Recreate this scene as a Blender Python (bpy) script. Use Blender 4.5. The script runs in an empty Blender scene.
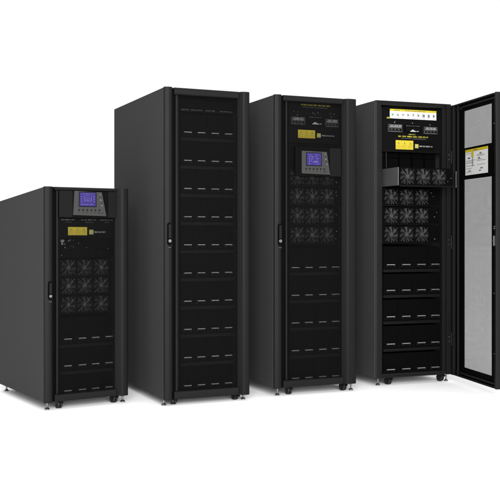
import bpy, bmesh, math, random
from mathutils import Vector, Matrix
rng = random.Random(7)
S = bpy.context.scene
COL = S.collection

# ------------------------------------------------------------------ materials
def nodes_of(name):
    m = bpy.data.materials.new(name); m.use_nodes = True
    nt = m.node_tree; b = nt.nodes['Principled BSDF']
    return m, nt, b

def coat(name, col, rough=.45, spec=.35, grain=.10, bump=.04, scale=700, smear=.08):
    """powder coated steel / moulded plastic: fine orange peel, slight tone and gloss drift"""
    m, nt, b = nodes_of(name)
    tc = nt.nodes.new('ShaderNodeTexCoord')
    n1 = nt.nodes.new('ShaderNodeTexNoise'); n1.inputs['Scale'].default_value = scale; n1.inputs['Detail'].default_value = 3
    n2 = nt.nodes.new('ShaderNodeTexNoise'); n2.inputs['Scale'].default_value = 3.5; n2.inputs['Detail'].default_value = 5
    nt.links.new(tc.outputs['Object'], n1.inputs['Vector']); nt.links.new(tc.outputs['Object'], n2.inputs['Vector'])
    r = nt.nodes.new('ShaderNodeMapRange')
    r.inputs['To Min'].default_value = 1 - grain; r.inputs['To Max'].default_value = 1 + grain
    nt.links.new(n1.outputs['Fac'], r.inputs['Value'])
    mx = nt.nodes.new('ShaderNodeMix'); mx.data_type = 'RGBA'; mx.blend_type = 'MULTIPLY'; mx.inputs['Factor'].default_value = 1
    mx.inputs[6].default_value = (*col, 1); nt.links.new(r.outputs['Result'], mx.inputs[7])
    nt.links.new(mx.outputs[2], b.inputs['Base Color'])
    rr = nt.nodes.new('ShaderNodeMapRange'); rr.inputs['To Min'].default_value = rough - smear; rr.inputs['To Max'].default_value = rough + smear
    nt.links.new(n2.outputs['Fac'], rr.inputs['Value']); nt.links.new(rr.outputs['Result'], b.inputs['Roughness'])
    b.inputs['Specular IOR Level'].default_value = spec
    if bump:
        bp = nt.nodes.new('ShaderNodeBump'); bp.inputs['Strength'].default_value = bump; bp.inputs['Distance'].default_value = .001
        nt.links.new(n1.outputs['Fac'], bp.inputs['Height']); nt.links.new(bp.outputs['Normal'], b.inputs['Normal'])
    return m

def metal(name, col, rough=.3):
    m, nt, b = nodes_of(name)
    tc = nt.nodes.new('ShaderNodeTexCoord')
    n = nt.nodes.new('ShaderNodeTexNoise'); n.inputs['Scale'].default_value = 120
    nt.links.new(tc.outputs['Object'], n.inputs['Vector'])
    r = nt.nodes.new('ShaderNodeMapRange'); r.inputs['To Min'].default_value = rough - .1; r.inputs['To Max'].default_value = rough + .12
    nt.links.new(n.outputs['Fac'], r.inputs['Value']); nt.links.new(r.outputs['Result'], b.inputs['Roughness'])
    b.inputs['Base Color'].default_value = (*col, 1); b.inputs['Metallic'].default_value = 1
    return m

def printed(name, col, rough=.5, var=.12, scale=60):
    m, nt, b = nodes_of(name)
    tc = nt.nodes.new('ShaderNodeTexCoord')
    n = nt.nodes.new('ShaderNodeTexNoise'); n.inputs['Scale'].default_value = scale
    nt.links.new(tc.outputs['Object'], n.inputs['Vector'])
    r = nt.nodes.new('ShaderNodeMapRange'); r.inputs['To Min'].default_value = 1 - var; r.inputs['To Max'].default_value = 1 + var
    nt.links.new(n.outputs['Fac'], r.inputs['Value'])
    mx = nt.nodes.new('ShaderNodeMix'); mx.data_type = 'RGBA'; mx.blend_type = 'MULTIPLY'; mx.inputs['Factor'].default_value = 1
    mx.inputs[6].default_value = (*col, 1); nt.links.new(r.outputs['Result'], mx.inputs[7])
    nt.links.new(mx.outputs[2], b.inputs['Base Color'])
    b.inputs['Roughness'].default_value = rough
    return m

def glow(name, col, strength):
    m, nt, b = nodes_of(name)
    b.inputs['Base Color'].default_value = (.006, .005, .012, 1); b.inputs['Roughness'].default_value = .35; b.inputs['Specular IOR Level'].default_value = .08
    tc = nt.nodes.new('ShaderNodeTexCoord')
    n = nt.nodes.new('ShaderNodeTexNoise'); n.inputs['Scale'].default_value = 40
    nt.links.new(tc.outputs['Object'], n.inputs['Vector'])
    r = nt.nodes.new('ShaderNodeMapRange'); r.inputs['To Min'].default_value = strength * .8; r.inputs['To Max'].default_value = strength * 1.2
    nt.links.new(n.outputs['Fac'], r.inputs['Value']); nt.links.new(r.outputs['Result'], b.inputs['Emission Strength'])
    b.inputs['Emission Color'].default_value = (*col, 1)
    return m

def perforated(name, pitch, radius, col, rough=.5, spec=.3, uneven=0):
    """steel sheet with staggered round holes, laid out on the sheet's own X and Z"""
    m, nt, b = nodes_of(name)
    N = nt.nodes; L = nt.links
    b.inputs['Base Color'].default_value = (*col, 1); b.inputs['Roughness'].default_value = rough; b.inputs['Specular IOR Level'].default_value = spec
    tc = N.new('ShaderNodeTexCoord'); sp = N.new('ShaderNodeSeparateXYZ'); L.new(tc.outputs['Object'], sp.inputs[0])
    def mt(op, a, b2=None):
        n = N.new('ShaderNodeMath'); n.operation = op
        for i, v in enumerate((a, b2)):
            if v is None: continue
            if isinstance(v, (int, float)): n.inputs[i].default_value = v
            else: L.new(v, n.inputs[i])
        return n.outputs[0]
    ph = pitch * .866
    zr = mt('DIVIDE', sp.outputs['Z'], ph); row = mt('FLOOR', zr)
    odd = mt('MULTIPLY', mt('FLOORED_MODULO', row, 2), .5)
    xr = mt('ADD', mt('DIVIDE', sp.outputs['X'], pitch), odd)
    fx = mt('SUBTRACT', mt('FRACT', xr), .5); fz = mt('MULTIPLY', mt('SUBTRACT', mt('FRACT', zr), .5), .866)
    d = mt('SQRT', mt('ADD', mt('MULTIPLY', fx, fx), mt('MULTIPLY', fz, fz)))
    if uneven:                      # paint build-up: the holes are not all equally open
        def nz(sc, det):
            n = N.new('ShaderNodeTexNoise'); n.inputs['Scale'].default_value = sc; n.inputs['Detail'].default_value = det
            mp = N.new('ShaderNodeMapping'); mp.inputs['Scale'].default_value = (.3, 1, 1)
            L.new(tc.outputs['Object'], mp.inputs[0]); L.new(mp.outputs[0], n.inputs['Vector']); return mt('SUBTRACT', n.outputs['Fac'], .5)
        k = mt('ADD', mt('MULTIPLY', nz(38, 3), uneven), mt('MULTIPLY', nz(160, 2), uneven*1.6))
        rad = mt('MULTIPLY', mt('ADD', k, 1), radius / pitch)
    else: rad = radius / pitch
    hole = mt('LESS_THAN', d, rad)
    tr = N.new('ShaderNodeBsdfTransparent'); mix = N.new('ShaderNodeMixShader')
    L.new(hole, mix.inputs[0]); L.new(b.outputs[0], mix.inputs[1]); L.new(tr.outputs[0], mix.inputs[2])
    L.new(mix.outputs[0], N['Material Output'].inputs['Surface'])
    return m

M = dict(
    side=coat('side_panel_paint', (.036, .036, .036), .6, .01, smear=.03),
    door=coat('door_paint', (.0057, .0057, .0058), .5, .06),  # darker than the sides: weaker light on the fronts put into the colour
    frame=coat('frame_paint', (.0042, .0042, .0042), .5, .10),
    inner=coat('inner_paint', (.0018, .0018, .0018), .6, .01),
    tray=coat('battery_box_plastic', (.0016, .0016, .0016), .6, .008),
    lip=coat('shelf_steel', (.0032, .0032, .0032), .45, .06),
    plate=coat('switch_plate', (.0026, .0026, .0026), .5, .02),
    rubber=coat('caster_rubber', (.008, .008, .008), .6, .2),
    chrome=metal('zinc_plated_steel', (.17, .17, .17), .32),
    handle=metal('handle_steel', (.43, .43, .44), .42),
    wire=metal('guard_wire', (.08, .08, .08), .45),
    wiredark=metal('guard_wire_dark', (.06, .06, .06), .5),
    bracket=metal('bare_steel_sheet', (.32, .32, .32), .5),
    blade=coat('fan_blade_plastic', (.024, .024, .024), .5, .10),
    yellow=printed('yellow_sticker', (.33, .26, .004)),
    orange=printed('sticker_print', (.21, .165, .010)),
    yellowtext=printed('yellow_lettering', (.32, .29, .02)),
    green=printed('yellow_green_emblem', (.19, .20, .07)),
    white=printed('white_paper', (.42, .42, .415), .6, .05),
    ink=printed('black_print', (.05, .05, .05)),
    greyink=printed('grey_print', (.15, .15, .15)),
    greenink=printed('green_print', (.05, .22, .08)),
    whitetext=printed('white_lettering', (.22, .22, .22)),
    redtext=printed('red_mark', (.16, .02, .02)),
    greytext=printed('grey_lettering', (.095, .095, .095)),
    breaker=coat('breaker_face', (.025, .025, .025), .5, .2),
    hook=coat('handle_hook_plastic', (.011, .011, .011), .5, .1),
    bezel=coat('display_bezel', (.023, .023, .0225), .45, .13),
    button=coat('button_rubber', (.004, .004, .004), .5, .1),
    gloss=coat('glossy_black_plastic', (.002, .002, .002), .3, .03, bump=0),
    surround=coat('display_surround', (.0035, .0035, .0035), .45, .06),
    screen=glow('lcd_screen', (.055, .036, .28), .85),
    screenline=glow('lcd_graphics', (.20, .16, .50), .9),
    mesh=perforated('perforated_door_sheet', .0042, .00185, (.0034, .0034, .0034), .5, .04),
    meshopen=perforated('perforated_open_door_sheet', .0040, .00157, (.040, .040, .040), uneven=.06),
)

# ------------------------------------------------------------------ mesh builder
class MB:
    def __init__(self, *mats):
        self.bm = bmesh.new(); self.mats = list(mats)
    def mi(self, m):
        if m is None: return 0
        if m not in self.mats: self.mats.append(m)
        return self.mats.index(m)
    def box(self, x0, x1, y0, y1, z0, z1, m=None):
        k = self.mi(m); v = [self.bm.verts.new(p) for p in ((x0,y0,z0),(x1,y0,z0),(x1,y1,z0),(x0,y1,z0),(x0,y0,z1),(x1,y0,z1),(x1,y1,z1),(x0,y1,z1))]
        for f in ((0,3,2,1),(4,5,6,7),(0,1,5,4),(1,2,6,5),(2,3,7,6),(3,0,4,7)):
            self.bm.faces.new([v[i] for i in f]).material_index = k
    def prism(self, pts, axis, a, b, m=None):
        """extrude polygon pts along axis ('z': pts are xy, 'y': pts are xz, 'x': pts are yz)"""
        k = self.mi(m)
        def P(p, t): return (p[0],p[1],t) if axis=='z' else ((p[0],t,p[1]) if axis=='y' else (t,p[0],p[1]))
        A = [self.bm.verts.new(P(p,a)) for p in pts]; B = [self.bm.verts.new(P(p,b)) for p in pts]
        n = len(pts); fs = [self.bm.faces.new(A), self.bm.faces.new(B[::-1])]
        for i in range(n): fs.append(self.bm.faces.new((A[i], B[i], B[(i+1)%n], A[(i+1)%n])))
        for f in fs: f.material_index = k
    def cyl(self, p0, p1, r0, r1=None, n=16, m=None):
        r1 = r0 if r1 is None else r1; k = self.mi(m)
        p0, p1 = Vector(p0), Vector(p1); d = (p1-p0).normalized()
        a = d.orthogonal().normalized(); b = d.cross(a)
        A = [self.bm.verts.new(p0+(a*math.cos(t)+b*math.sin(t))*r0) for t in [2*math.pi*i/n for i in range(n)]]
        B = [self.bm.verts.new(p1+(a*math.cos(t)+b*math.sin(t))*r1) for t in [2*math.pi*i/n for i in range(n)]]
        fs = [self.bm.faces.new(A[::-1]), self.bm.faces.new(B)]
        for i in range(n): fs.append(self.bm.faces.new((A[i], A[(i+1)%n], B[(i+1)%n], B[i])))
        for f in fs: f.material_index = k
    def ring(self, c, R, r, n=28, q=5, m=None):
        """torus about the y axis"""
        k = self.mi(m); g = []
        for i in range(n):
            t = 2*math.pi*i/n; g.append([])
            for j in range(q):
                s = 2*math.pi*j/q; rr = R + r*math.cos(s)
                g[-1].append(self.bm.verts.new((c[0]+rr*math.cos(t), c[1]+r*math.sin(s), c[2]+rr*math.sin(t))))
        for i in range(n):
            for j in range(q):
                f = self.bm.faces.new((g[i][j], g[(i+1)%n][j], g[(i+1)%n][(j+1)%q], g[i][(j+1)%q])); f.material_index = k
    def glyphs(self, x0, x1, z, h, y, m, dens=.8):
        """a line of lettering too small to read: upright and flat strokes in word groups"""
        x = x0; k = 0; word = rng.randint(4, 8)
        while x < x1 - h*.3:
            w = h*rng.uniform(.22, .42)
            if k >= word: x += h*.7; k = 0; word = rng.randint(3, 8); continue
            t = h*.15
            kind = rng.random()
            self.box(x, x+t, y-.0008, y, z, z+h, m)
            if kind < .75: self.box(x+t, x+w, y-.0008, y, z+h-t, z+h, m)
            if kind > .35: self.box(x+t, x+w, y-.0008, y, z, z+t, m)
            if kind < .5: self.box(x+w, x+w+t, y-.0008, y, z, z+h*.96, m)
            x += w + t + h*.14; k += 1
    def build(self, name, parent=None, bevel=0, seg=2, loc=None, smooth=True):
        bmesh.ops.recalc_face_normals(self.bm, faces=self.bm.faces)
        me = bpy.data.meshes.new(name); self.bm.to_mesh(me); self.bm.free()
        for m in self.mats: me.materials.append(M[m])
        if smooth:
            for p in me.polygons: p.use_smooth = True
            me.set_sharp_from_angle(angle=math.radians(32))
        o = bpy.data.objects.new(name, me); COL.objects.link(o)
        if parent is not None: o.parent = parent
        if loc is not None: o.location = loc
        if bevel:
            b = o.modifiers.new('bevel', 'BEVEL'); b.width = bevel; b.segments = seg; b.limit_method = 'ANGLE'; b.angle_limit = math.radians(40)
            b.harden_normals = True
        return o

def place(src, parent, loc, name=None):
    o = src.copy(); COL.objects.link(o); o.parent = parent; o.location = loc
    return o

def thing(name, label, cat, loc, rz, group):
    o = bpy.data.objects.new(name, None); COL.objects.link(o)
    o.location = loc; o.rotation_euler = (0, 0, rz)
    o['label'] = label; o['category'] = cat; o['group'] = group
    return o

# ------------------------------------------------------------------ the setting
fl = MB('white')
fl.box(-60, 60, -40, 90, -.05, 0)
floor = fl.build('floor', smooth=False); floor['kind'] = 'structure'
m, nt, b = nodes_of('white_studio_floor')
tc = nt.nodes.new('ShaderNodeTexCoord'); n = nt.nodes.new('ShaderNodeTexNoise'); n.inputs['Scale'].default_value = 2
nt.links.new(tc.outputs['Object'], n.inputs['Vector'])
r = nt.nodes.new('ShaderNodeMapRange'); r.inputs['To Min'].default_value = .88; r.inputs['To Max'].default_value = .92
nt.links.new(n.outputs['Fac'], r.inputs['Value']); cb = nt.nodes.new('ShaderNodeCombineColor')
for i in range(3): nt.links.new(r.outputs['Result'], cb.inputs[i])
nt.links.new(cb.outputs[0], b.inputs['Base Color']); b.inputs['Roughness'].default_value = .7; b.inputs['Specular IOR Level'].default_value = .2
floor.data.materials[0] = m

# ------------------------------------------------------------------ shared pieces
def foot(parent, x, y, top):
    f = MB('chrome')
    f.cyl((0,0,.010), (0,0,top+.004), .0055, n=12)
    f.cyl((0,0,.0), (0,0,.006), .016, .016, n=20)
    f.cyl((0,0,.006), (0,0,.015), .015, .007, n=20)
    f.cyl((0,0,top*.62), (0,0,top*.62+.006), .0085, n=6)
    return f.build('levelling_foot', parent, loc=(x, y, 0))

def caster(parent, x, y, top, rz):
    R = min(.029, top*.54)
    c = MB('frame')
    c.cyl((0,0,top-.004), (0,0,top+.004), .026, n=20)
    c.prism([(-.026,top-.004),(.016,top-.004),(.020,R),(.008,R-.010),(-.006,R-.004),(-.028,top-.018)], 'x', -.0195, -.0165)
    c.prism([(-.026,top-.004),(.016,top-.004),(.020,R),(.008,R-.010),(-.006,R-.004),(-.028,top-.018)], 'x', .0165, .0195)
    o = c.build('caster', parent, loc=(x, y, 0)); o.rotation_euler.z = rz
    w = MB('rubber')
    for s in (-1, 1):
        w.cyl((s*.0035,.006,R), (s*.0150,.006,R), R, R*.93, n=24)
        w.cyl((s*.0150,.006,R), (s*.0160,.006,R), R*.5, n=16, m='lip')
    w.cyl((-.0205,.006,R), (.0205,.006,R), .004, n=10, m='chrome')
    w.build('wheel', o)
    return o

def make_fan_mesh(D):
    R = D/2
    f = MB('inner')
    # square frame with round throat: outer ring, corner ears
    f.ring((0,.006,0), R*.985, .0022, n=32, m='lip')
    for rr in (.82, .64, .46, .30):
        f.ring((0,-.002,0), R*rr, .00062, n=28, q=4, m='wiredark')
    for k in range(16):
        a = k*math.pi/8
        strong = k % 4 == 2
        c, s = math.cos(a), math.sin(a)
        f.cyl((c*R*.22,-.003,s*R*.22), (c*R*(1.12 if strong else .97),-.003,s*R*(1.12 if strong else .97)), .0012 if strong else .0006, n=6, m='wire' if k % 2 == 0 else 'wiredark')
        if strong: f.cyl((c*R*1.12,-.0045,s*R*1.12), (c*R*1.12,.004,s*R*1.12), .0030, n=10, m='wiredark')
    f.cyl((0,-.0035,0), (0,.020,0), R*.25, n=20, m='blade')
    f.cyl((0,-.0040,0), (0,-.0035,0), R*.20, n=20, m='wiredark')
    for k in range(7):
        a0 = 2*math.pi*k/7 + .2
        pts = []
        for t in range(5):
            q = t/4; rr = R*(.25 + .70*q); a = a0 + .45*q
            pts.append((rr, a, q))
        for i in range(4):
            v = []
            for (rr, a, q), side in ((pts[i],0),(pts[i],1),(pts[i+1],1),(pts[i+1],0)):
                w = .52 + .14*q
                aa = a + side*w; y = .006 + side*.014
                v.append(f.bm.verts.new((rr*math.cos(aa), y, rr*math.sin(aa))))
            f.bm.faces.new(v).material_index = f.mi('blade')
    f.cyl((0,.024,0), (0,.026,0), R*.98, n=32, m='inner')
    return f

class Cabinet:
    def __init__(s, name, label, pos, yaw, W, H, hb, D, rake, group, feet, wheels, side_mat='side', door_front=True):
        s.W, s.H, s.hb, s.D = W, H, hb, D; s.top = hb+H
        s.root = thing(name, label, 'rack cabinet', (pos[0], pos[1], 0), yaw, group)
        R = s.root; top = s.top
        v0 = .048 if door_front else .004; vs = .0105 if door_front else .004
        # side panels, the roof falling slightly towards the back on the small cabinet
        zt = lambda y: top - .002 - rake*y
        def side(x0, x1):
            p = MB(side_mat); p.prism([(vs+.003, hb+.004), (D-.012, hb+.004), (D-.012, zt(D)), (vs+.003, zt(vs))], 'x', x0, x1)
            return p.build('side_panel', R, bevel=.003)
        side(-.004, .018); side(W-.018, W+.004)
        p = MB('frame'); p.box(.020, W-.020, D-.022, D-.006, hb+.006, zt(D)-.012); p.build('rear_panel', R, bevel=.002)
        p = MB('frame'); p.prism([(v0+.006, zt(v0)-.022), (D-.024, zt(D)-.022), (D-.024, zt(D)-.003), (v0+.006, zt(v0)-.003)], 'x', .0195, W-.0195); p.build('roof', R, bevel=.002)
        p = MB('frame'); p.box(.0195, W-.0195, v0+.006, D-.024, hb+.002, hb+.030); p.build('base_plate', R, bevel=.002)
        for x, xb in ((feet[0], .05), (W-feet[1], W-.045)):
            foot(R, x, .06, hb); foot(R, xb, D-.06, hb)
        for x in (wheels[0], W-wheels[1]):
            caster(R, x, .060, hb, rng.uniform(-.15, .25)); caster(R, x, D-.10, hb, rng.uniform(-.3, .3))

    def rails(s, u0, u1, v, z0, z1, w=.028, holes=True):
        for k, u in enumerate((u0, u1)):
            p = MB('frame'); p.box(u-w/2, u+w/2, v, v+.02, z0, z1)
            if holes:
                z = z0+.03
                while z < z1-.02:
                    for dz in (0, .0159, .0318):
                        if z+dz < z1-.01: p.box(u-.0028, u+.0028, v-.0006, v, z+dz-.0028, z+dz+.0028, 'breaker' if rng.random() < .45 else 'inner')
                    z += .0445
            p.build('mounting_rail', s.root, bevel=.001)

    def tray(s, u0, u1, zh, zt, v, cents, hw):
        """one shelf of four battery boxes: lip, box fronts, four handles"""
        t = MB('tray'); zl = zh-.052
        t.box(u0, u1, v-.010, v+.30, zl, zl+.010, 'lip')                    # shelf
        t.box(u0, u1, v-.012, v-.0095, zl-.006, zl+.016, 'lip')              # folded front lip
        edges = [u0+.004] + [(cents[i]+cents[i+1])/2 for i in range(3)] + [u1-.004]
        for i in range(4):
            a, b = edges[i]+.0006, edges[i+1]-.0006
            j = rng.uniform(-.002, .002)
            t.box(a, b, v+j, v+.28, zl+.011, zt-.006)                        # battery box
            t.cyl((a+.010, v-.003, zh-.022), (a+.010, v+.004, zh-.022), .0035, n=10, m='lip')
        o = t.build('battery_tray', s.root, bevel=.0012)
        for c in cents:
            h = place(s.handle_src(hw), o, (c, v-.004, zh)) if s._hs else s.handle_src(hw, o, (c, v-.004, zh))
        return o
    _hs = None
    def handle_src(s, hw, parent=None, loc=None):
        if s._hs: return s._hs
        h = MB('handle'); w = hw/2
        h.box(-w, w, -.016, .003, -.0020, .0020)                              # top grip plate
        h.box(-w+.003, w-.003, -.0155, -.0135, -.006, -.0020, 'breaker')
        h.box(-w, -w+.003, -.012, .003, -.018, -.0020, 'hook'); h.box(w-.003, w, -.012, .003, -.018, -.0020, 'hook')
        h.box(-w+.004, w-.004, -.004, .003, -.030, -.0026, 'inner')
        s._hs = h.build('handle', parent, bevel=.0009, loc=loc)
        return s._hs

    def fan_module(s, u0, u1, zc, hgt, v, cents, fan_src, depth=.35):
        b = MB('inner')
        b.box(u0, u1, v, v+depth, zc-hgt/2+.0015, zc+hgt/2-.0015)
        b.box(u0, u1, v-.003, v, zc-hgt/2+.0015, zc-hgt/2+.006, 'lip')
        x = cents[-1]+.066
        if u1-x > .02:
            b.box(x, u1-.006, v-.004, v, zc-hgt*.36, zc+hgt*.38, 'tray')
            for _ in range(3):
                a = rng.uniform(x+.004, u1-.018); z = zc+rng.uniform(-.3, .3)*hgt
                b.box(a, a+rng.uniform(.004,.010), v-.0052, v-.004, z, z+.004, rng.choice(('greyink','greytext','lip')))
        o = b.build('power_module', s.root, bevel=.001)
        for c in cents:
            f = place(fan_src[0], o, (c, v-.012, zc)) if fan_src[0] else None
            if f is None:
                f = fan_src[1].build('fan', o, loc=(c, v-.012, zc)); fan_src[0] = f
            f.rotation_euler = (0, rng.uniform(-.06, .06), 0)
        return o

    def breaker(s, panel, u0, u1, z0, z1, v, kind):
        b = MB('breaker')
        if kind == 'rotary':
            b.mats = ['inner']; b.box(u0, u1, v-.010, v, z0, z1)
            b.glyphs(u0+.012, u1-.012, z1-.010, .005, v-.010, 'greytext')
            cx = (u0+u1)/2
            b.box(u0+.010, u1-.010, v-.014, v-.010, z0+.012, z1-.020, 'plate')
            b.prism([(cx-.030, z0+.006), (cx+.024, z0+.006), (cx+.020, z0+.012), (cx+.004, z0+.018), (cx-.004, z0+.024), (cx-.014, z0+.018), (cx-.024, z0+.012)], 'y', v-.0165, v-.0145, 'whitetext')
            b.box(cx+.027, cx+.046, v-.0165, v-.0145, z0+.008, z0+.013, 'whitetext')
        else:
            b.box(u0, u1, v-.014, v, z0, z1)
            b.glyphs(u0+.018, u1-.010, z1-.016, .010, v-.014, 'whitetext')
            b.box(u0+.010, u1-.010, v-.0148, v-.014, z1-.022, z1-.019, 'whitetext')
            b.box(u0+.008, u1-.008, v-.020, v-.014, z0+.008, z0+.024, 'plate')
            n = 3
            for i in range(n):
                a = u0+.014+i*(u1-u0-.028)/n
                b.box(a, a+.014, v-.027, v-.020, z0+.011, z0+.021, 'breaker')
            b.glyphs(u0+.012, u1-.012, z0+.001, .005, v-.014, 'greytext')
        b.box((u0+u1)/2-.003, (u0+u1)/2+.003, v-.0012, v, z1+.012, z1+.020, 'greytext')
        return b.build('breaker', panel, bevel=.0008)

    def sticker(s, panel, u0, u1, z0, z1, v, tail, name='warning_sticker'):
        y = MB('yellow'); y.box(u0, u1, v-.0012, v, z0, z1)
        w = (u1-u0)/3; h = z1-z0
        for i in range(3):
            cx = u0+w*(i+.5)
            y.prism([(cx-w*.22, z0+h*.55), (cx+w*.22, z0+h*.55), (cx, z0+h*.90)], 'y', v-.0018, v-.0012, 'orange')
            for k in range(3): y.glyphs(cx-w*.4, cx+w*.4, z0+h*(.10+.14*k), h*.06, v-.0012, 'orange')
        y.build(name, panel)
        # maker's plate: small yellow-green emblem and a line of white lettering on black
        p = MB('gloss'); a, b = u1+.008, tail
        p.box(a, b, v-.0014, v, z0-.004, z1-.004)
        q = min(.031, (z1-z0)*.58); zc = (z0+z1)/2-.006
        p.box(a+.006, a+.006+q, v-.0024, v-.0014, zc-q/2, zc+q/2, 'green')
        p.box(a+.006+q*.28, a+.006+q*.72, v-.0030, v-.0024, zc-q*.05, zc+q*.30, 'yellow')
        p.box(a+.006+q*.42, a+.006+q*.58, v-.0030, v-.0024, zc-q*.36, zc-q*.05, 'yellow')
        p.glyphs(a+.014+q, b-.008, zc-.0045, .009, v-.0014, 'whitetext')
        p.build('name_plate', panel)

    def front_door(s, l, r, top_h, bot_h, strip):
        """closed door: bulged left stile, window recess, right stile with a sloped inner face"""
        W, hb, top = s.W, s.hb, s.top
        d = MB('door'); vw = .020
        L = [(-.005,.0085), (-.0055,.002), (-.003,-.006), (.008,-.0115), (.020,-.0150), (.031,-.0160), (.040,-.0135), (.048,-.007),
             (.054,.002), (.059,.013), (.062,.024), (.064,.036), (.064,.045), (.024,.045), (.024,.0085)]
        d.prism(L, 'z', hb, top)
        d.box(.0645, l-.013, .034, .044, hb+.002, top-.002, 'inner')  # groove floor in the darker inner paint, deepening the recess shade by colour
        d.box(l-.0128, l, vw, .044, hb+.002, top-.002, 'frame')
        e = W
        Rr = [(r,.045), (r,vw), (r+.006,.012), (strip-.004,-.012), (strip,-.015), (strip+.010,-.0165), (e-.022,-.0165), (e-.010,-.013), (e-.001,-.004), (e+.002,.0085), (e-.024,.0085), (e-.024,.045)]
        d.prism(Rr, 'z', hb, top)
        # rails: slightly convex bars between the stiles
        def bar(z0, z1):
            d.prism([(.045,z0), (.045,z1), (-.001,z1), (-.006,z1-.004), (-.008,z1-.014), (-.006,z0+.008), (.0,z0+.001), (.019,z0)], 'x', .0646, r-.0005)
        bar(top-top_h, top-.001); bar(hb+.001, hb+bot_h)
        o = d.build('door', s.root, bevel=.0012)
        m = MB('mesh'); m.box(l+.0006, r-.0006, vw+.004, vw+.0055, hb+bot_h+.0005, top-top_h-.0005)
        m.build('mesh_panel', o)
        return o

    def door_handle(s, door, u0, u1, z0, z1, zk):
        v = -.0170; c = (u0+u1)/2; w = (u1-u0)/2
        h = MB('inner')
        pts = []
        for k in range(9): a = math.pi*k/8; pts.append((c+w*math.cos(a), z1-w+w*math.sin(a)))
        for k in range(9): a = math.pi+math.pi*k/8; pts.append((c+w*math.cos(a), z0+w+w*math.sin(a)))
        h.prism(pts, 'y', v-.004, v+.022)
        h.box(c-w*.55, c+w*.55, v-.012, v-.004, zk+.018, z1-w*.9, 'frame')
        h.box(c-w*.30, c+w*.30, v-.0135, v-.012, zk+.024, z1-w*1.6, 'door')
        h.cyl((c, v-.014, zk), (c, v-.003, zk), w*.72, n=18, m='chrome')
        h.box(c-.0012, c+.0012, v-.0146, v-.014, zk-w*.4, zk+w*.4, 'ink')
        h.box(c-w*.7, c+w*.7, v-.006, v-.001, z0-.016, z0-.010, 'breaker')
        return h.build('door_handle', door, bevel=.001)

    def display(s, door, tl, tr, br, bl, stl, sbr, v, page=0):
        """grey bezel with a slanted right edge, violet screen, button row"""
        b = MB('bezel')
        b.prism([bl, br, tr, tl], 'y', v-.010, v)
        zb = stl[1]*.0 + sbr[1]; w = sbr[0]-stl[0]
        b.box(stl[0]-.006, sbr[0]+.006, v-.0112, v-.010, sbr[1]-.006, stl[1]+.005, 'surround')
        n = 6; z = zb-.026
        for i in range(n):
            x = stl[0]-.004+i*(w+.030)/(n-1)
            b.cyl((x, v-.013, z), (x, v-.010, z), .0065, n=14, m='button')
            b.glyphs(x-.006, x+.007, z-.019, .004, v-.010, 'button')
        b.glyphs(br[0]-.06, br[0]-.02, bl[1]+.012, .005, v-.010, 'button')
        xr = tr[0]
        b.cyl((xr-.014, v-.0115, tr[1]-.014), (xr-.014, v-.010, tr[1]-.014), .003, n=12, m='greytext')
        for k in range(4):
            b.box(xr-.016+.004*k, xr-.008+.004*k, v-.0106, v-.010, tr[1]-.036-.018*k, tr[1]-.030-.018*k, 'greytext' if k % 2 else 'button')
        b.build('display_bezel', door, bevel=.002)
        c = MB('screen'); x0, x1, z0, z1 = stl[0], sbr[0], sbr[1], stl[1]; y = v-.0118
        c.box(x0, x1, y, v-.0112, z0, z1)
        W, Hh = x1-x0, z1-z0
        def ln(a, b2, c2, d2): c.box(x0+a*W, x0+b2*W, y-.0004, y, z0+c2*Hh, z0+d2*Hh, 'screenline')
        if page == 0:
            for q in (.08, .86): 
                for t in (.30, .48, .66): ln(q, q+.06, t, t+.09)
            ln(.26,.29,.38,.80); ln(.72,.75,.38,.80); ln(.26,.75,.36,.39); ln(.36,.64,.60,.63); ln(.36,.39,.45,.62); ln(.61,.64,.45,.62); ln(.40,.60,.76,.80); ln(.46,.54,.42,.50)
            for q in (.08, .34, .62): ln(q, q+.20, .10, .15)
            ln(.10,.90,.90,.93)
        else:
            ln(.16,.20,.22,.72); ln(.16,.44,.70,.74); ln(.40,.44,.44,.74); ln(.46,.82,.26,.34); ln(.40,.62,.22,.25); ln(.66,.69,.34,.72); ln(.52,.69,.70,.73)
            ln(.30,.34,.30,.58); ln(.12,.36,.84,.88); ln(.56,.84,.84,.88); ln(.74,.84,.52,.60); ln(.10,.26,.08,.13); ln(.62,.88,.09,.13)
        c.build('display_screen', door)

GROUP = 'black rack cabinets standing in a stepped row'

# ================================================================== A: the small cabinet
A = Cabinet('rack_cabinet', 'short black rack cabinet, lowest of the four, violet screen at top of its door', (-1.3063, 5.9701), .5695, .5802, 1.3804, .0537, .97, .0715, GROUP, (.038, .011), (.118, .074))
A.rails(.107, .515, .095, .11, 1.36)
fanA = [None, make_fan_mesh(.108)]
hA = [.180, .280, .374, .470]
for zh, zt in ((.447, .590), (.272, .395), (.110, .222)): A.tray(.125, .500, zh, zt, .075, hA, .052)
for z, hg in ((.910, .118), (.791, .118), (.668, .122)): A.fan_module(.128, .498, z, hg, .085, (.188, .301, .419), fanA)
p = MB('plate'); p.box(.120, .505, .070, .095, 1.105, 1.345); p.box(.120, .505, .068, .070, 1.203, 1.206, 'lip')
for a, b in ((.136,.230),(.276,.382),(.410,.500)): p.glyphs(a, b, 1.221, .007, .070, 'whitetext'); p.glyphs(a+.03, b-.02, 1.206, .004, .070, 'greytext')
sw = p.build('switch_panel', A.root, bevel=.001)
A.sticker(sw, .184, .317, 1.123, 1.177, .070, .462)
for a, b in ((.136,.230),(.276,.382),(.410,.497)): A.breaker(sw, a, b, 1.240, 1.300, .070, 'toggle')
p = MB('inner'); p.box(.122, .503, .076, .10, .975, 1.100)
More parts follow.
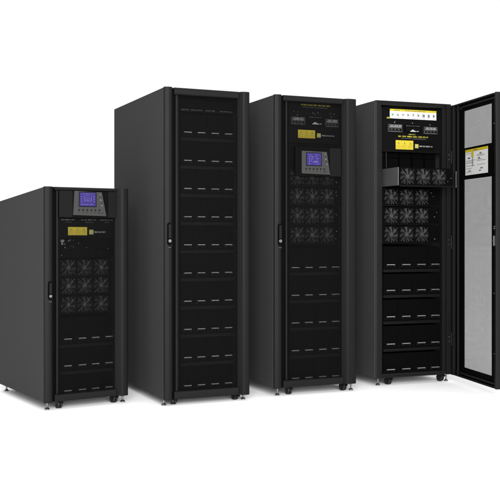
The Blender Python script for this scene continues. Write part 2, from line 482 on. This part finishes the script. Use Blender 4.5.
p.box(.135,.160,.0745,.076,1.078,1.094,'greytext'); p.box(.140,.152,.0745,.076,1.060,1.076,'greytext')
for _ in range(26):
    a = rng.uniform(.13, .48); z = rng.uniform(.982, 1.09)
    p.box(a, a+rng.uniform(.003,.009), .0748, .076, z, z+rng.uniform(.002,.006), rng.choice(('greytext','greyink','breaker','lip','lip')))
p.box(.163,.168,.0745,.076,1.040,1.046,'whitetext')
for k in range(4): p.box(.30+.045*k, .335+.045*k, .074, .076, 1.015, 1.030, 'tray')
p.build('connector_panel', A.root, bevel=.001)
dA = A.front_door(.0974, .4934, .022, .046, .5297)
q = MB('gloss'); q.box(.0985, .4924, .004, .0195, 1.236, 1.4105); q.box(.440, .4924, .001, .004, 1.240, 1.4105, 'surround'); q.box(.0985, .1900, .001, .004, 1.240, 1.4105, 'surround')
q.build('display_surround', dA, bevel=.002)
A.display(dA, (.1995,1.4109), (.3895,1.4046), (.4215,1.2488), (.1906,1.254), (.234,1.4007), (.3456,1.313), .004)
A.door_handle(dA, .0155, .0420, .712, .831, .735)

# ================================================================== B: battery cabinet
B = Cabinet('rack_cabinet', 'tall black rack cabinet with ten rows of battery handles and no screen', (-.5578, 6.1349), .4195, .6057, 2.053, .0417, 1.2, 0, GROUP, (.014, .020), (.082, .078))
B.rails(.118, .542, .095, .08, 2.05)
hB = [.183, .280, .380, .478]
for k in range(10):
    zh = .119+.1881*k
    B.tray(.135, .525, zh, zh+.138-.002 if k < 9 else zh+.130, .075, hB, .053)
p = MB('tray'); p.box(.135, .525, .070, .095, 1.948, 2.03); p.box(.135,.525,.068,.070,1.953,1.957,'lip')
for a, b in ((.139,.20),(.21,.29),(.315,.39),(.42,.515)): p.glyphs(a, b, 1.960, .0065, .070, 'greytext')
p.build('top_blanking_plate', B.root, bevel=.001)
dB = B.front_door(.0955, .5255, .047, .053, .555)
B.door_handle(dB, .0120, .0405, 1.056, 1.2065, 1.086)

# ================================================================== C: cabinet with screen in mid door
Cc = Cabinet('rack_cabinet', 'tall black rack cabinet with violet screen part way down its closed door', (.1708, 6.5113), .3973, .6418, 2.0435, .0577, 1.1, 0, GROUP, (.048, .008), (.136, .070))
Cc.rails(.128, .560, .095, .10, 2.06)
fanC = [None, make_fan_mesh(.117)]
hC = [.189, .295, .405, .510]
for k in range(5):
    zh = .1116+.1958*k
    Cc.tray(.145, .548, zh, zh+.142, .075, hC, .058)
for z in (1.537, 1.400, 1.262, 1.125): Cc.fan_module(.148, .545, z, .135, .085, (.210, .328, .447), fanC)
p = MB('plate'); p.box(.140, .552, .070, .095, 1.780, 2.085); p.box(.140, .552, .068, .070, 1.892, 1.895, 'lip')
p.glyphs(.237, .470, 2.047, .0095, .070, 'yellowtext'); p.glyphs(.25, .45, 2.034, .004, .070, 'greytext')
for a in (.18, .21, .33, .37, .47, .50): p.box(a, a+.004, .0692, .070, 1.99+.01*rng.random(), 2.0+.006*rng.random(), 'greytext')
sw = p.build('switch_panel', Cc.root, bevel=.001)
Cc.breaker(sw, .155, .262, 1.908, 1.962, .070, 'toggle'); Cc.breaker(sw, .286, .408, 1.908, 1.972, .070, 'rotary'); Cc.breaker(sw, .428, .530, 1.902, 1.958, .070, 'toggle')
Cc.sticker(sw, .2136, .3484, 1.815, 1.873, .070, .508)
p = MB('inner'); p.box(.142, .550, .078, .10, 1.612, 1.775); p.build('blanking_plate', Cc.root, bevel=.001)
dC = Cc.front_door(.1064, .5371, .040, .050, .566)
q = MB('gloss'); q.box(.1640, .5230, .006, .0235, 1.540, 1.746); q.box(.436, .5230, .003, .006, 1.543, 1.745, 'surround')
q.build('display_surround', dC, bevel=.003)
Cc.display(dC, (.2090,1.7174), (.4050,1.7140), (.4310,1.5540), (.2090,1.5580), (.2462,1.7030), (.3590,1.6177), .006, page=1)
Cc.door_handle(dC, .0165, .0480, 1.050, 1.205, 1.083)

# ================================================================== D: open cabinet
Dd = Cabinet('rack_cabinet', 'black rack cabinet with its door swung wide open, one fan module slid partly out', (.9322, 6.9557), .3602, .6508, 2.067, .0589, 1.1, 0, GROUP, (.050, .008), (.140, .056), door_front=False)
W, hb, top = Dd.W, Dd.hb, Dd.top
p = MB('frame')
p.prism([(.0,.003), (.0,.012), (.0195,.040), (.0195,.06), (.046,.06), (.046,.0), (.012,-.001), (.004,.0)], 'z', hb, top)
p.prism([(W,.003), (W,.06), (.585,.06), (.585,.022), (.612,.022), (.612,.0), (W-.004,.0)], 'z', hb, top)
p.box(.0465, .5845, .001, .06, top-.033, top-.001); p.box(.0465, .5845, .001, .06, hb+.001, hb+.012)
p.box(.0465, .6115, -.002, .0005, top-.010, top)
p.build('front_frame', Dd.root, bevel=.002)
Dd.rails(.068, .598, .045, .075, 2.08, w=.022)
fanD = [None, make_fan_mesh(.121)]
hD = [.150, .282, .414, .536]
for zh, zt in ((.903, 1.045), (.710, .838), (.512, .644), (.307, .446), (.115, .240)): Dd.tray(.088, .580, zh, zt, .055, hD, .068)
for z in (1.411, 1.270, 1.130): Dd.fan_module(.090, .580, z, .138, .065, (.160, .292, .424), fanD)
mod = Dd.fan_module(.100, .556, 1.553, .136, -.165, (.165, .299, .432), fanD, depth=.50)
p = MB('bracket'); p.box(.0975, .0995, -.163, .20, 1.488, 1.621); p.build('side_sheet', mod, bevel=.0008)
p = MB('lip'); p.box(.100, .560, -.176, -.166, 1.479, 1.487); p.build('front_edge', mod, bevel=.001)
p = MB('lip')
p.cyl((.100, .02, 1.625), (.104, .03, 1.745), .003, n=10, m='hook')
p.build('support_rod', Dd.root)
p = MB('inner'); p.box(.080, .5865, .125, .145, 1.62, 1.751)
for k in range(4): p.box(.15+.11*k, .154+.11*k, .10, .125, 1.625, 1.745, 'tray')
p.box(.10, .57, .09, .0995, 1.715, 1.721, 'tray')
p.build('module_bay', Dd.root, bevel=.001)
p = MB('plate'); p.box(.083, .586, .045, .075, 1.752, 2.088); p.box(.083, .586, .043, .045, 1.752, 1.757, 'lip')
p.glyphs(.216, .478, 1.865, .0105, .045, 'yellowtext'); p.glyphs(.305, .365, 1.884, .007, .045, 'yellowtext'); p.glyphs(.24, .46, 1.853, .004, .045, 'greytext')
p.glyphs(.118, .140, 2.000, .012, .045, 'yellowtext')
p.box(.180, .190, .0440, .045, 1.972, 1.980, 'redtext')
sw = p.build('switch_panel', Dd.root, bevel=.001)
Dd.breaker(sw, .124, .242, 1.900, 1.958, .045, 'toggle'); Dd.breaker(sw, .266, .408, 1.900, 1.958, .045, 'rotary'); Dd.breaker(sw, .432, .548, 1.895, 1.950, .045, 'toggle')
Dd.sticker(sw, .193, .344, 1.772, 1.840, .045, .520)
# instruction strip: white with a yellow heading and a row of small pictures
p = MB('white'); v = .045; u0, u1, z0, z1 = .143, .546, 2.003, 2.074
p.box(u0, u1, v-.0014, v, z0, z1); p.box(u0, u1, v-.0020, v-.0014, z1-.016, z1, 'yellow')
p.glyphs(u0+.04, u0+.09, z1-.012, .006, v-.0020, 'ink'); p.glyphs(u0+.13, u1-.10, z1-.012, .006, v-.0020, 'ink')
for k in range(9):
    c = u0+.024+k*.0445
    p.box(c+.020, c+.0206, v-.0018, v-.0014, z0+.006, z1-.022, 'greytext')
    mm = 'greenink' if k == 0 else ('ink' if k in (5, 8) else 'greyink')
    w = rng.uniform(.004, .011)
    p.box(c-w, c-w+.004, v-.0019, v-.0014, z0+.016, z1-.026, mm)
    p.box(c-w+.004, c+w, v-.0019, v-.0014, z0+.016+rng.uniform(0,.010), z1-.030-rng.uniform(0,.010), mm if k in (0,5,8) else 'greytext')
    p.glyphs(c-.014, c+.014, z0+.006, .004, v-.0014, 'greytext')
p.build('instruction_label', sw)

# the open door: local x runs along the door from the hinge, local y towards its outer face
dr = MB('door'); Ld = .716; z0, z1 = .056, 2.116; T = .055
x0, x1 = .172, .612
za, zb, zc, zd = .134, 1.538, 1.774, 2.052
E = .0
# sheet around the windows, set back from the rim
dr.box(.030, x0, .022, .030, z0+.012, z1-.012, 'inner'); dr.box(x1, .672, .022, .030, z0+.012, z1-.012, 'inner')
dr.box(x0, x1, .022, .030, z0+.012, za, 'inner'); dr.box(x0, x1, .022, .030, zb, zc, 'inner'); dr.box(x0, x1, .022, .030, zd, z1-.012, 'inner')
# rim
dr.box(-.010, .030, .0, T, z0, z1, 'frame')
dr.prism([(.672,.012), (.704,.0), (Ld,.0), (Ld+.003,.010), (Ld+.003,T-.018), (Ld-.006,T-.004), (Ld-.030,T+.010), (Ld-.060,T+.008), (.672,.046)], 'z', z0, z1, 'door')
dr.box(.030, .672, .004, T-.01, z1-.012, z1-.0005, 'door'); dr.box(.030, .672, .004, T-.01, z0+.0005, z0+.012, 'door')
dr.box(.060, .150, .012, .022, z1-.050, z1-.030, 'frame')
dr.box(.030, .672, .010, .0215, z1-.040, z1-.028, 'frame'); dr.box(.030, .672, .010, .0215, z0+.026, z0+.038, 'frame')
dr.box(.088, .094, .006, .022, z0+.012, z1-.012, 'frame')
for z in (.30, .72, 1.10, 1.9): dr.cyl((.690, -.002, z), (.690, .008, z), .005, n=10, m='chrome')
door = dr.build('door', Dd.root, bevel=.0015)
door.location = (W, 0, 0); door.rotation_euler = (0, 0, math.radians(-77.2)-.3602)
m = MB('meshopen'); m.box(x0+.0005, x1-.0005, .0255, .0265, za+.0005, zb-.0005); m.build('mesh_panel', door)
m = MB('meshopen'); m.box(x0+.0005, x1-.0005, .0255, .0265, zc+.0005, zd-.0005); m.build('mesh_panel', door)
p = MB('white'); a, b, c, d = .200, .557, 1.568, 1.757; y = .0218
p.box(a, b, y-.001, y, c, d); p.box(a, b, y-.0016, y-.001, d-.020, d, 'yellow'); p.glyphs(a+.13, a+.20, d-.015, .008, y-.0016, 'ink')
for col in range(2):
    ca = a+.014+col*.175; z = d-.034
    while z > c+.012:
        r = rng.random()
        if r < .62: p.glyphs(ca, ca+rng.uniform(.06,.15), z, .0042, y-.001, 'greytext'); z -= .0095
        elif r < .82:
            q = ca+rng.uniform(0,.09); p.box(q, q+rng.uniform(.015,.04), y-.0014, y-.001, z-.010, z, rng.choice(('greytext','greyink','ink'))); z -= .016
        else: z -= .010
p.box(a+.10, a+.135, y-.0015, y-.001, d-.060, d-.021, 'yellow'); p.box(a+.112, a+.128, y-.0018, y-.0015, d-.13, d-.06, 'greyink')
p.build('instruction_sheet', door)
p = MB('wire'); p.cyl((.075, .004, 1.484), (.075, .004, 1.608), .0045, n=10); p.box(.071, .079, .004, .022, 1.490, 1.498); p.box(.071, .079, .004, .022, 1.594, 1.602)
p.build('hinge_bar', door, bevel=.001)
p = MB('chrome'); p.box(.690, .702, -.010, .008, 1.050, 1.120); p.cyl((.696,-.014,1.085), (.696,-.008,1.085), .010, n=14); p.box(.684, .700, -.006, .008, 1.165, 1.175); p.box(.690, .706, -.006, .008, 1.180, 1.188)
p.build('latch', door, bevel=.001)
for z in (.33, 1.07, 1.72):
    h = MB('frame'); h.cyl((W-.004, -.008, z-.05), (W-.004, -.008, z+.05), .006, n=12)
    h.box(W-.030, W-.006, -.004, -.0015, z-.03, z+.03)
    for dz in (-.018, .018): h.cyl((W-.020, -.0055, z+dz), (W-.020, -.004, z+dz), .0042, n=10, m='chrome')
    h.build('hinge', Dd.root, bevel=.0008)

# ------------------------------------------------------------------ light, camera
w = bpy.data.worlds.new('World'); S.world = w; w.use_nodes = True
bg = w.node_tree.nodes['Background']; bg.inputs[1].default_value = 1.0
# white studio surround, dimming added at far left to darken the small cabinet's side
wn = w.node_tree; gc = wn.nodes.new('ShaderNodeTexCoord'); gs = wn.nodes.new('ShaderNodeSeparateXYZ'); gm = wn.nodes.new('ShaderNodeMapRange'); gm.interpolation_type = 'SMOOTHSTEP'
gm.inputs['From Min'].default_value = -.78; gm.inputs['From Max'].default_value = -.48; gm.inputs['To Min'].default_value = .25; gm.inputs['To Max'].default_value = 1.0
wn.links.new(gc.outputs['Generated'], gs.inputs[0]); wn.links.new(gs.outputs['X'], gm.inputs['Value'])
gk = wn.nodes.new('ShaderNodeCombineColor')
# added overhead glow in the surround, there to whiten the floor
gz = wn.nodes.new('ShaderNodeMapRange'); gz.interpolation_type = 'SMOOTHSTEP'
gz.inputs['From Min'].default_value = .42; gz.inputs['From Max'].default_value = .70; gz.inputs['To Min'].default_value = 1.0; gz.inputs['To Max'].default_value = 1.45
wn.links.new(gs.outputs['Z'], gz.inputs['Value'])
gx = wn.nodes.new('ShaderNodeMath'); gx.operation = 'MULTIPLY'; wn.links.new(gm.outputs['Result'], gx.inputs[0]); wn.links.new(gz.outputs['Result'], gx.inputs[1])
for i in range(3): wn.links.new(gx.outputs[0], gk.inputs[i])
wn.links.new(gk.outputs[0], bg.inputs[0])

def area(name, loc, target, sx, sy, power):
    l = bpy.data.lights.new(name, 'AREA'); l.shape = 'RECTANGLE'; l.size = sx; l.size_y = sy; l.energy = power
    o = bpy.data.objects.new(name, l); COL.objects.link(o); o.location = loc
    o.rotation_euler = (Vector(target)-Vector(loc)).to_track_quat('-Z', 'Y').to_euler()
    return o
area('overhead_softbox', (-.6, 4.6, 5.5), (0, 6.0, 0), 7, 6, 30)
area('front_softbox', (.8, -1.8, 2.6), (0, 6.8, .7), 5.5, 4, 1650)

cam = bpy.data.cameras.new('Camera'); co = bpy.data.objects.new('Camera', cam); COL.objects.link(co)
co.location = (0, 0, 1.12); co.rotation_euler = (math.pi/2, 0, 0)
cam.sensor_width = 36; cam.lens = 36*938.126/500; cam.shift_x = 0; cam.shift_y = -(250-235.702)/500
cam.clip_end = 400; cam.clip_start = .05
S.camera = co
S.view_settings.view_transform = 'Standard'; S.view_settings.look = 'None'; S.view_settings.exposure = 0; S.view_settings.gamma = 1
S.cycles.transparent_max_bounces = 16
S.cycles.max_bounces = 8
